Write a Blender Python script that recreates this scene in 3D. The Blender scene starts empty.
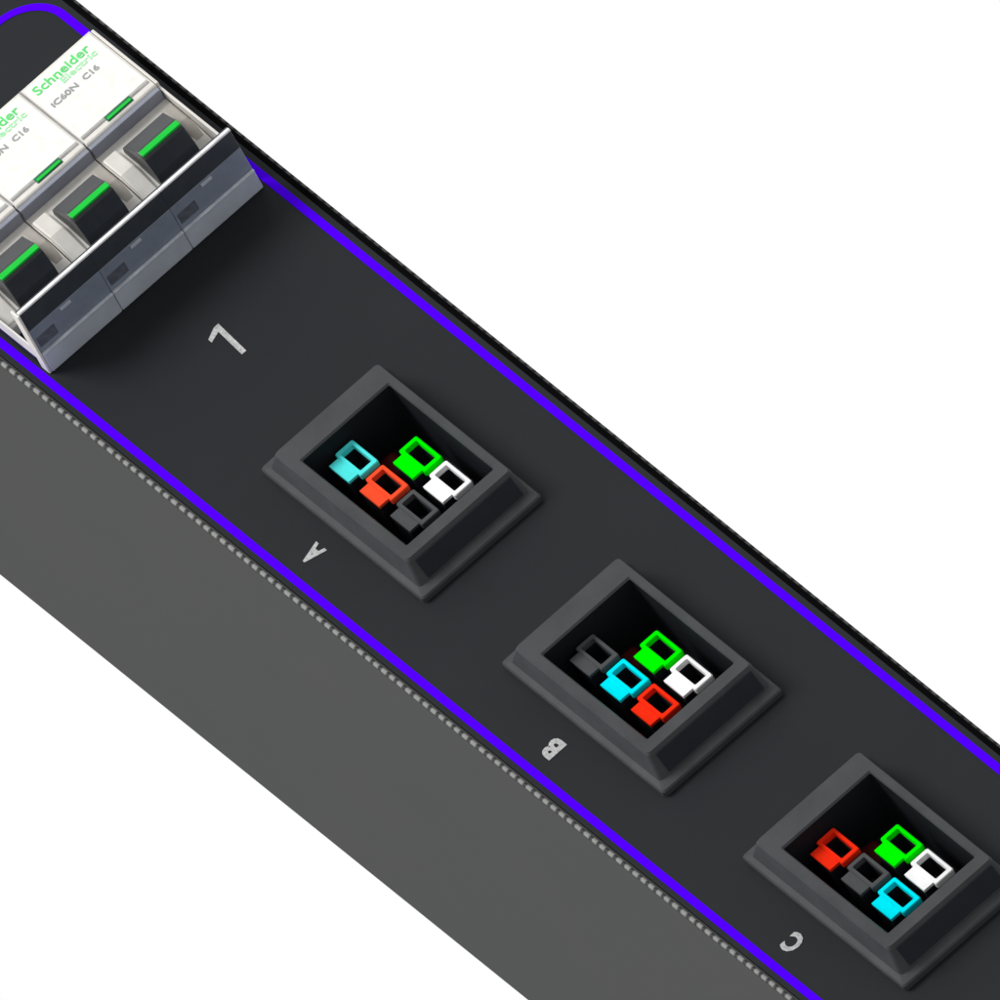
import bpy, bmesh, math, random
from mathutils import Vector, Matrix
random.seed(4)
S = 0.00019            # one modelling unit is 0.19 mm; X runs along the strip, Y across it, Z out of its face
scn = bpy.context.scene
col = scn.collection

# ------------------------------------------------------------------ materials
def lin(c):
    return tuple(((v/255)/12.92 if v/255 <= 0.04045 else ((v/255+0.055)/1.055)**2.4) for v in c) + (1,)

def mat(name, rgb, rough=0.5, spec=0.25, metal=0.0, mottle=0.12, mscale=220, bump=0.0, bscale=2500):
    m = bpy.data.materials.new(name); m.use_nodes = True
    nt = m.node_tree; p = nt.nodes['Principled BSDF']
    p.inputs['Roughness'].default_value = rough
    p.inputs['Specular IOR Level'].default_value = spec
    p.inputs['Metallic'].default_value = metal
    tc = nt.nodes.new('ShaderNodeTexCoord')
    n = nt.nodes.new('ShaderNodeTexNoise'); n.inputs['Scale'].default_value = mscale
    n.inputs['Detail'].default_value = 5; n.inputs['Roughness'].default_value = 0.6
    nt.links.new(tc.outputs['Object'], n.inputs['Vector'])
    r = nt.nodes.new('ShaderNodeValToRGB')
    r.color_ramp.elements[0].position = 0.3; r.color_ramp.elements[1].position = 0.7
    r.color_ramp.elements[0].color = tuple(v*(1-mottle) for v in rgb[:3]) + (1,)
    r.color_ramp.elements[1].color = tuple(min(1, v*(1+mottle*0.6)) for v in rgb[:3]) + (1,)
    nt.links.new(n.outputs['Fac'], r.inputs['Fac'])
    nt.links.new(r.outputs['Color'], p.inputs['Base Color'])
    if bump:
        n2 = nt.nodes.new('ShaderNodeTexNoise'); n2.inputs['Scale'].default_value = bscale
        nt.links.new(tc.outputs['Object'], n2.inputs['Vector'])
        b = nt.nodes.new('ShaderNodeBump'); b.inputs['Strength'].default_value = bump
        b.inputs['Distance'].default_value = 0.0001
        nt.links.new(n2.outputs['Fac'], b.inputs['Height']); nt.links.new(b.outputs['Normal'], p.inputs['Normal'])
    return m

M = {}
M['side']   = mat('grey_powder_coat', (.0425,.0435,.0432), .6, .12, mottle=.07, mscale=22, bump=.12)
M['panel']  = mat('black_face_film', (.0160,.0183,.0212), .55, .12, mottle=.06, mscale=60, bump=.1)
M['rim']    = mat('charcoal_plastic', (.056,.0595,.064), .5, .2, mottle=.2, mscale=110, bump=.15)
M['inner']  = mat('black_cavity_plastic', (.013,.014,.018), .6, .1)
M['recess'] = mat('dark_recess_plastic', (.014,.017,.024), .5, .2)
M['line']   = mat('violet_blue_print', (.085,.0,.98), .6, .0, mottle=.02)
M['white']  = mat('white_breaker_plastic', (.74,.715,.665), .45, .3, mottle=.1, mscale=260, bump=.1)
M['cheek_shade']  = mat('shaded_cheek_plastic', (.42,.39,.35), .5, .2, mottle=.12, mscale=300)  # darker copy of the breaker plastic, shade put into the colour
M['label']  = mat('white_label_print', (.88,.88,.83), .5, .1, mottle=.1, mscale=420)
M['ink']    = mat('white_legend_ink', (.50,.50,.50), .6, .1, mottle=.35, mscale=1500)
M['band']   = mat('blue_grey_plastic', (.27,.285,.34), .5, .2, mottle=.12)
M['tog']    = mat('black_toggle_plastic', (.028,.031,.036), .35, .5, mottle=.2)
M['green']  = mat('green_toggle_stripe', (.012,.56,.05), .5, .1, mottle=.06)
M['dgreen'] = mat('deep_green_flag', (.03,.16,.08), .4, .2, mottle=.15)
M['bgreen'] = mat('pale_green_brand_ink', (.13,.72,.2), .6, .1, mottle=.15, mscale=900)
M['bgreen2']= mat('faint_green_brand_ink', (.42,.85,.48), .6, .1, mottle=.1, mscale=900)
M['gink']   = mat('grey_print_ink', (.36,.36,.37), .6, .1, mottle=.25, mscale=900)
M['seam']   = mat('seam_grey', (.33,.32,.32), .6, .1, mottle=.3)
M['steel']  = mat('grey_bracket_metal', (.47,.51,.58), .4, .4, mottle=.12, mscale=120)
M['steeld'] = mat('slate_bracket_face', (.22,.255,.32), .45, .3, mottle=.2, mscale=120)
M['dark']   = mat('dark_slate_strip', (.040,.046,.055), .45, .3, mottle=.15)
M['hole']   = mat('terminal_hole_grey', (.11,.12,.15), .6, .1, mottle=.3, mscale=800)
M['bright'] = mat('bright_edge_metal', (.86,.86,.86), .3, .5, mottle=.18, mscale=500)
M['bright2'] = mat('rim_highlight_metal', (.62,.66,.72), .4, .3, mottle=.25, mscale=400)  # paler metal paints the highlight along the rim's top ledge
for k, c in dict(green=(0,.98,0), white=(.97,.97,.97), red=(.97,.03,.008), cyan=(0,.86,.98), grey=(.085,.088,.092),
                 palecyan=(.09,.84,.82), orange=(.97,.085,.03)).items():
    M['s_'+k] = mat(k+'_terminal_plastic', c, .5, .0 if k != 'white' else .2, mottle=.06, mscale=900)
M['dred']   = mat('dark_red_base', (.045,.001,.001), .6, .1)

def highlight_mat(name, lo, hi):  # light and dark dashes paint a broken highlight on the edge
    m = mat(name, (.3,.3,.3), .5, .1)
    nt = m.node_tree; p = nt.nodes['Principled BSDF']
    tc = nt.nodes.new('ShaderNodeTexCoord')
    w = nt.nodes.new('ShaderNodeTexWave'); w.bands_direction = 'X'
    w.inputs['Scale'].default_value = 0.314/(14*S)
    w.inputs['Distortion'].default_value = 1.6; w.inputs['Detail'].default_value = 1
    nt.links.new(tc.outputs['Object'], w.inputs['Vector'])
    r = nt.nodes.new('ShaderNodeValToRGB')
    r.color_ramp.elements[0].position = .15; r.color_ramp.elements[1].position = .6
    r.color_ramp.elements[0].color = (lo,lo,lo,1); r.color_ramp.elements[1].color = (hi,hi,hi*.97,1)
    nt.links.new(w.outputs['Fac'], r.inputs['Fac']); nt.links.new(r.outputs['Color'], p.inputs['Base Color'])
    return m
M['trim'] = highlight_mat('dashed_edge_highlight', .035, .26)
M['highlight_strip_dim'] = highlight_mat('dim_edge_highlight', .004, .075)
M['margin'] = mat('black_margin', (.004,.004,.0045), .7, .0)

for n in M['side'].node_tree.nodes:            # coating drifts between neutral and faintly green-blue
    if n.type == 'VALTORGB':
        n.color_ramp.elements[0].color = (.0360,.0392,.0400,1); n.color_ramp.elements[1].color = (.0415,.0408,.0402,1)

# ------------------------------------------------------------------ mesh helpers
def link(name, me, m, parent=None):
    o = bpy.data.objects.new(name, me); col.objects.link(o)
    me.materials.append(m)
    if parent: o.parent = parent
    return o

def from_bm(name, bm, m, parent=None, bevel=0, seg=2):
    bmesh.ops.recalc_face_normals(bm, faces=bm.faces)
    bmesh.ops.scale(bm, vec=(S,S,S), verts=bm.verts)
    me = bpy.data.meshes.new(name); bm.to_mesh(me); bm.free()
    o = link(name, me, m, parent)
    if bevel:
        b = o.modifiers.new('bevel', 'BEVEL'); b.width = bevel*S; b.segments = seg; b.limit_method = 'ANGLE'
        b.angle_limit = math.radians(30)
    return o

def box(bm, u0, u1, v0, v1, w0, w1):
    vs = [bm.verts.new((u,v,w)) for w in (w0,w1) for v in (v0,v1) for u in (u0,u1)]
    for f in ((0,1,3,2),(4,5,7,6),(0,1,5,4),(2,3,7,6),(0,2,6,4),(1,3,7,5)):
        bm.faces.new([vs[i] for i in f])

def boxes(name, lst, m, parent=None, bevel=0, seg=2):
    bm = bmesh.new()
    for b in lst: box(bm, *b)
    return from_bm(name, bm, m, parent, bevel, seg)

def rings(bm, loops, cap_first=False, cap_last=False):
    vs = [[bm.verts.new(p) for p in L] for L in loops]
    n = len(loops[0])
    for a, b in zip(vs, vs[1:]):
        for i in range(n): bm.faces.new((a[i], a[(i+1)%n], b[(i+1)%n], b[i]))
    if cap_first: bm.faces.new(vs[0])
    if cap_last: bm.faces.new(vs[-1])

def rect(u0, u1, v0, v1, w): return [(u0,v0,w),(u1,v0,w),(u1,v1,w),(u0,v1,w)]

def rrect(u0, u1, v0, v1, w, r, n=8):
    out = []
    for cx, cy, a0 in ((u1-r,v1-r,0),(u0+r,v1-r,90),(u0+r,v0+r,180),(u1-r,v0+r,270)):
        for k in range(n+1):
            a = math.radians(a0+90*k/n); out.append((cx+r*math.cos(a), cy+r*math.sin(a), w))
    return out

def extrude_profile(name, prof, v0, v1, m, parent, bevel=0):     # closed u-w profile swept across the strip
    bm = bmesh.new()
    rings(bm, [[(u,v0,w) for u,w in prof], [(u,v1,w) for u,w in prof]], True, True)
    return from_bm(name, bm, m, parent, bevel)

def text(name, s, m, parent, u, v, w, length, height, rot, off=(0,0), ex=.35, bold=0, sx=None):
    c = bpy.data.curves.new(name, 'FONT'); c.body = s; c.extrude = .001; c.offset = bold; c.resolution_u = 3
    o = bpy.data.objects.new(name, c); col.objects.link(o)
    dg = bpy.context.evaluated_depsgraph_get()
    me = bpy.data.meshes.new_from_object(o.evaluated_get(dg)); bpy.data.objects.remove(o)
    xs = [q.co.x for q in me.vertices]; ys = [q.co.y for q in me.vertices]; zs = [q.co.z for q in me.vertices]
    kx = length/(max(xs)-min(xs)); ky = height/(max(ys)-min(ys)); cx = (max(xs)+min(xs))/2; cy = (max(ys)+min(ys))/2
    a = math.radians(rot)
    zr = max(zs)-min(zs)
    for q in me.vertices:
        x = (q.co.x-cx)*kx; y = (q.co.y-cy)*ky; z = (q.co.z-min(zs))/zr*ex
        q.co = ((u+x*math.cos(a)-y*math.sin(a))*S, (v+x*math.sin(a)+y*math.cos(a))*S, (w+z)*S)
    me.name = name
    return link(name, me, m, parent)

# ------------------------------------------------------------------ the strip
root = bpy.data.objects.new('power_distribution_unit', None); col.objects.link(root)
root['label'] = 'long black power distribution strip with violet outline, three outlets and three white breakers'
root['category'] = 'power strip'
U0, U1 = -382, 2300
VL, VR, D = -17, 325, -660
# housing: a deep channel with rounded shoulders, open under the face panel
prof = [(VL+7.5,-3)]
for k in range(7):
    a = math.radians(90+90*k/6); prof.append((VL+6+6*math.cos(a), -6.5+6*math.sin(a)))
prof += [(VL, D+6), (VL+6, D), (VR-6, D), (VR, D+6)]
for k in range(7):
    a = math.radians(90*k/6); prof.append((VR-6+6*math.cos(a), -6.5+6*math.sin(a)))
prof += [(VR-7.5,-3)]
inner = [(VR-8.6,-6),(VR-8.6,D+8),(VL+8.6,D+8),(VL+8.6,-6)]
bm = bmesh.new()
full = prof + inner
rings(bm, [[(U0,v,w) for v,w in full], [(U1,v,w) for v,w in full]], False, False)
box(bm, U0-3, U0+.5, VL+6, VR-6, D+4, -3); box(bm, U1-.5, U1+3, VL+6, VR-6, D+4, -3)
housing = from_bm('housing', bm, M['side'], root)
housing['label'] = 'smooth mid grey side of the strip'

# face panel with the outlet cut-outs
PITCH = 417
holes = [(412+PITCH*i, 612+PITCH*i) for i in range(3)]
bm = bmesh.new()
us = [U0+2] + [x for h in holes for x in h] + [U1-2]
for i in range(len(us)-1):
    if i % 2 == 0: box(bm, us[i], us[i+1], VL+7, VR-7, -4, 0)
    else:
        box(bm, us[i], us[i+1], VL+7, 84, -4, 0); box(bm, us[i], us[i+1], 216, VR-7, -4, 0)
bmesh.ops.remove_doubles(bm, verts=bm.verts, dist=.01)
face = from_bm('face_panel', bm, M['panel'], root)

# edge highlights painted as dashed strips along both lips
def trim(v, w, r, m):
    bm = bmesh.new()
    L = []
    n = 8
    for u in (U0+3, U1-3):
        L.append([(u, v+r*math.cos(2*math.pi*k/n), w+r*math.sin(2*math.pi*k/n)) for k in range(n)])
    rings(bm, L, True, True)
    return from_bm('edge_highlight', bm, m, root)
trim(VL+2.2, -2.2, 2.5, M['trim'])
trim(VR-2.0, -4.0, 2.6, M['highlight_strip_dim'])
boxes('edge_margin', [(U0+3,U1-3,VR-9.5,VR-3.2,-3,.8)], M['margin'], root, 1)

# violet accent line: a rounded loop printed on the panel
bm = bmesh.new()
hw = 4.3
lo = rrect(-336.8-hw, 2255+hw, -hw, 304.3+hw, .0, 50+hw, 14); li = rrect(-336.8+hw, 2255-hw, hw, 304.3-hw, .0, 50-hw, 14)
rings(bm, [[(a,b,.1) for a,b,_ in lo], [(a,b,.7) for a,b,_ in lo], [(a,b,.7) for a,b,_ in li], [(a,b,.1) for a,b,_ in li]])
from_bm('accent_line', bm, M['line'], root)

# legends
bm = bmesh.new()
pts = [(225,147),(225,153),(172,156.5),(172,150.5),(179.5,137),(185.5,137),(180.5,150)]
rings(bm, [[(a,b,.15) for a,b in pts], [(a,b,.5) for a,b in pts]], True, True)
t = from_bm('legend', bm, M['ink'], root); t['label'] = 'white figure 1 printed below the breakers'
for ch, i in (('A',0), ('B',1), ('C',2)):
    t = text('legend', ch, M['ink'], root, 495+PITCH*i-1, 32.5-i*.8, .15, 19, 24.5, 180, bold=.045)
    t['label'] = 'white letter %s printed beside its outlet' % ch

# ------------------------------------------------------------------ outlets
def make_outlet():
    bm = bmesh.new()
    # flange, tapering housing, rim, cavity walls and floor as one moulded shell
    rings(bm, [rrect(365,647,65,226,.2,4,3), rrect(365,647,65,226,6,4,3), rrect(366.5,645.5,66.5,224.5,8,4,3),
               rrect(374,634,72,221.5,9,4,3), rrect(388,621,78,219.5,33,4,3), rrect(390,619,80,218,36,4,3),
               rrect(419,604,90,210.5,36,1.5,3), rrect(421,602,91.5,209,34,1.5,3)])
    o = from_bm('outlet', bm, M['rim'], root)
    bm = bmesh.new()
    rings(bm, [rrect(421,602,91.5,209,34,1.5,3), rrect(423,600,93,207.5,-42,1.5,3)], False, True)
    from_bm('cavity', bm, M['inner'], o)
    # latch recess in the end wall, framed by the moulding
    bm = bmesh.new()
    def endp(t, v): return (634.3-13*t+1.2, v, 9+24*t)
    for (a, b) in ((.10,.94),):
        q = [endp(a,86), endp(a,214), endp(b,214), endp(b,86)]
        p = [(x+.1, y, z) for x,y,z in q]
        rings(bm, [[(x-1.6,y,z) for x,y,z in q], p], False, True)
    from_bm('latch_recess', bm, M['recess'], o)
    return o

def sleeve(u, v, m, parent):
    # square terminal sleeve: bore toward +v, a solid ledge on its -v side
    top = 15
    bm = bmesh.new()
    u0, u1, v0, v1 = u-23, u+23, v-9, v+15
    a, b, c, d = u0+5.5, u1-5.5, v0+4, v1-4
    rings(bm, [rrect(u0,u1,v0,v1,top-7,2,2), rrect(u0,u1,v0,v1,top-1,2,2), rrect(u0+.8,u1-.8,v0+.8,v1-.8,top,2,2),
               rrect(a,b,c,d,top,1.5,2), rrect(a,b,c,d,top-7,1.5,2)])
    box(bm, u0+6, u1-6, v-21.5, v0+.6, top-5, top-1.5)
    s = from_bm('terminal_sleeve', bm, m, parent)
    return s

def bore(u, v, parent):
    # sleeve's lower part, its shade painted in as black, with the bore sunk into it
    bm = bmesh.new()
    u0, u1, v0, v1 = u-22.6, u+22.6, v-8.6, v+14.6
    a, b, c, d = u0+5.5, u1-5.5, v0+4, v1-4
    rings(bm, [rrect(u0,u1,v0,v1,-41,2,2), rrect(u0,u1,v0,v1,7.8,2,2), rrect(a,b,c,d,7.8,1.5,2), rrect(a,b,c,d,-34,1.5,2)], False, True)
    box(bm, u0+6, u1-6, v-21, v0-.2, -41, 9.7)
    box(bm, u-7, u+7, v+1.6, v+4.4, -34, -6)
    from_bm('shaded_sleeve_base', bm, M['inner'], parent)

LAY = [('palecyan','orange','grey'), ('grey','cyan','red'), ('red','grey','cyan')]
proto = make_outlet()
outlets = []
for i in range(3):
    if i == 0: o = proto
    else:
        o = proto.copy(); col.objects.link(o); o.parent = root; o.location.x = PITCH*i*S
        for ch in list(proto.children):
            c = ch.copy(); col.objects.link(c); c.parent = o
    outlets.append(o)
names = {'palecyan':'pale cyan','orange':'orange red'}
for i, o in enumerate(outlets):
    o['group'] = 'outlets along the strip'
    o['label'] = ['outlet beside the letter A', 'outlet beside the letter B', 'outlet beside the letter C'][i]
# sleeves are added after the copies so every outlet gets its own colours
    for k, c in enumerate(LAY[i]):
        s = sleeve(448+53*k, 131.5, M['s_'+c], o); bore(448+53*k, 131.5, o); s['label'] = names.get(c, c) + ' terminal sleeve in the row of three'
    for k, c in enumerate(('green','white')):
        s = sleeve(502+52*k, 176, M['s_'+c], o); bore(502+52*k, 176, o); s['label'] = c + ' terminal sleeve in the row of two'
    boxes('dark_red_block', [(444,478,150,172,-41.5,-14)], M['dred'], o, 5)  # dark red block low in the cavity, between the sleeve rows

# ------------------------------------------------------------------ breakers
PW = 95.4
def make_breaker():
    # local v runs 0..PW from the pole's edge; heights: label face 50, toggle deck 32
    prof = [(-201,.2),(-201,48),(-199,50),(-86,50),(-84,48.5),(-80,33.5),(-78,32),(-34,31),(6,20),(8,18),(8,.2)]
    b = extrude_profile('circuit_breaker', prof, .7, PW-.7, M['white'], root, .8)
    # cheeks rising either side of the toggle well
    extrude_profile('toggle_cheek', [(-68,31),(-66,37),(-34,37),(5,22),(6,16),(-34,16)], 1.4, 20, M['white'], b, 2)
    extrude_profile('toggle_cheek', [(-68,31),(-66,35),(-38,34),(5,19),(6,14),(-34,14)], 81, PW-1.4, M['cheek_shade'], b, 2)  # shaded side of the toggle, painted darker than the cheek opposite
    boxes('shoulder_band', [(-84,-77.5,1,PW-1,31.5,47.5)], M['band'], b, 1)
    boxes('pole_seam', [(-199,-88,-.9,.9,47,50.6)], M['seam'], b)
    boxes('label_plate', [(-196,-97,3,PW-3,49.8,50.7)], M['label'], b, .3, 1)
    boxes('label_border', [(-95.5,-92.3,3,PW-3,49.8,50.5)], M['seam'], b)
    w_ = boxes('status_window', [(-96.5,-88,34,68,49.9,51.4)], M['dgreen'], b, .5, 1)
    boxes('window_flag', [(-92.5,-89,35.5,66.5,51.5,52.1)], M['green'], b)
    # rocker toggle with its green top stripe
    tp = [(-60,32),(-58,40),(-46,53),(-20,62.5),(-12,63),(-6,60),(2,40),(5,20)]
    extrude_profile('toggle', tp, 24, 76.5, M['tog'], b, 1.4)
    boxes('toggle_stripe', [(-16.5,-8.5,25,75.5,61.5,64.6)], M['green'], b, .6)
    text('brand_print', 'Schneider', M['bgreen'], b, -184, 45, 50.75, 72, 13, 90, bold=.014)
    text('brand_print', 'Electric', M['bgreen2'], b, -172, 59, 50.75, 46, 9, 90, bold=.02)
    text('rating_print', 'iC60N', M['gink'], b, -155, 27, 50.75, 34, 8.5, 90, bold=.03)
    text('rating_print', 'C16', M['gink'], b, -155, 62, 50.75, 20, 8.5, 90, bold=.03)
    # terminal end: rim foot, slate face with a terminal hole, dark upper strip, bright top edge
    boxes('groove_wall', [(9,59.5,.6,PW-.6,.2,6)], M['recess'], b)
    boxes('terminal_rim', [(60,73,.15,PW-.15,.2,29)], M['steel'], b, 1.6)
    boxes('terminal_face', [(60,70,.15,PW-.15,29.2,64)], M['steeld'], b, .6)
    boxes('rim_highlight', [(70.2,74,.3,PW-.3,28,30)], M['bright2'], b, .6)
    boxes('terminal_hole', [(68,70.5,3,27,36,51)], M['hole'], b, .8)
    boxes('terminal_tab', [(69,71.6,40,54,58,62)], M['steel'], b, .6)
    boxes('upper_strip', [(62,69.4,0,PW,64.2,92)], M['dark'], b, .5)
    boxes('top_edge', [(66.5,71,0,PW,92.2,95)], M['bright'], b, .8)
    return b
bproto = make_breaker()
for k in range(3):
    v = 9.8+PW*(2-k)
    if k == 0: b = bproto
    else:
        b = bproto.copy(); col.objects.link(b); b.parent = root
        for ch in list(bproto.children):
            c = ch.copy(); col.objects.link(c); c.parent = b
    b.location.y = v*S
    b['group'] = 'white single pole breakers side by side'
    b['label'] = ['white breaker at the violet line, fully in view', 'white breaker in the middle of the three', 'white breaker cut by the left picture edge'][k]
# light end plate on the near flank of the breaker row
boxes('end_plate', [(-198,58,7.9,9.8,13,33)], M['white'], root, .5)
boxes('base_rail', [(-198,50,8.2,9.7,.2,12.8)], M['recess'], root, .3)
boxes('end_plate', [(-199,-86,296.2,299.4,.2,49),(-86,58,296.2,299,.2,44)], M['white'], root, .5)
boxes('end_plate', [(58.2,72,6.8,9.7,.2,93)], M['white'], root, .8)

# ------------------------------------------------------------------ camera (orthographic)
tu, tv, tw = (math.radians(a) for a in (-38.87, 41.25, 120))
a2, b2, c2 = math.sin(2*tw-2*tv), math.sin(2*tu-2*tw), math.sin(2*tv-2*tu)
k = 2/(a2+b2+c2); A, B, C = (math.sqrt(q*k) for q in (a2,b2,c2))
R = Vector((A*math.cos(tu), B*math.cos(tv), C*math.cos(tw))).normalized()
Up = Vector((A*math.sin(tu), B*math.sin(tv), C*math.sin(tw))); Up = (Up - Up.dot(R)*R).normalized()
Bk = R.cross(Up)
cam = bpy.data.cameras.new('camera'); co = bpy.data.objects.new('camera', cam); col.objects.link(co)
cam.type = 'ORTHO'; cam.ortho_scale = 1000*S; cam.clip_start = .01; cam.clip_end = 50
target = (R*(500-3.6) + Up*(345.2-500))*S
mtx = Matrix((R, Up, Bk)).transposed().to_4x4(); mtx.translation = target + Bk*1.2
co.matrix_world = mtx
scn.camera = co

# ------------------------------------------------------------------ studio light
w = bpy.data.worlds.new('World'); scn.world = w; w.use_nodes = True
nt = w.node_tree; bg = nt.nodes['Background']
tc = nt.nodes.new('ShaderNodeTexCoord')
dp = nt.nodes.new('ShaderNodeVectorMath'); dp.operation = 'DOT_PRODUCT'; dp.inputs[1].default_value = Bk
nt.links.new(tc.outputs['Generated'], dp.inputs[0])
mr = nt.nodes.new('ShaderNodeMapRange'); mr.interpolation_type = 'SMOOTHSTEP'
mr.inputs['From Min'].default_value = -.45; mr.inputs['From Max'].default_value = .45
mr.inputs['To Min'].default_value = 1.0; mr.inputs['To Max'].default_value = .52
nt.links.new(dp.outputs['Value'], mr.inputs['Value'])
nt.links.new(mr.outputs['Result'], bg.inputs['Strength'])
bg.inputs['Color'].default_value = (1,1,1,1)

def area(name, d, dist, size, power, colr=(1,1,1)):
    l = bpy.data.lights.new(name, 'AREA'); l.shape = 'DISK'; l.size = size; l.energy = power; l.color = colr
    o = bpy.data.objects.new(name, l); col.objects.link(o)
    d = Vector(d).normalized(); tgt = Vector((400,150,0))*S
    o.location = tgt + d*dist; o.rotation_euler = d.to_track_quat('Z','Y').to_euler()
area('softbox', (-.75,-.55,.9), 1.6, .75, 22)

scn.render.engine = 'CYCLES'
scn.view_settings.view_transform = 'Standard'; scn.view_settings.look = 'None'
scn.view_settings.exposure = 0; scn.view_settings.gamma = 1
scn.view_settings.use_curve_mapping = False
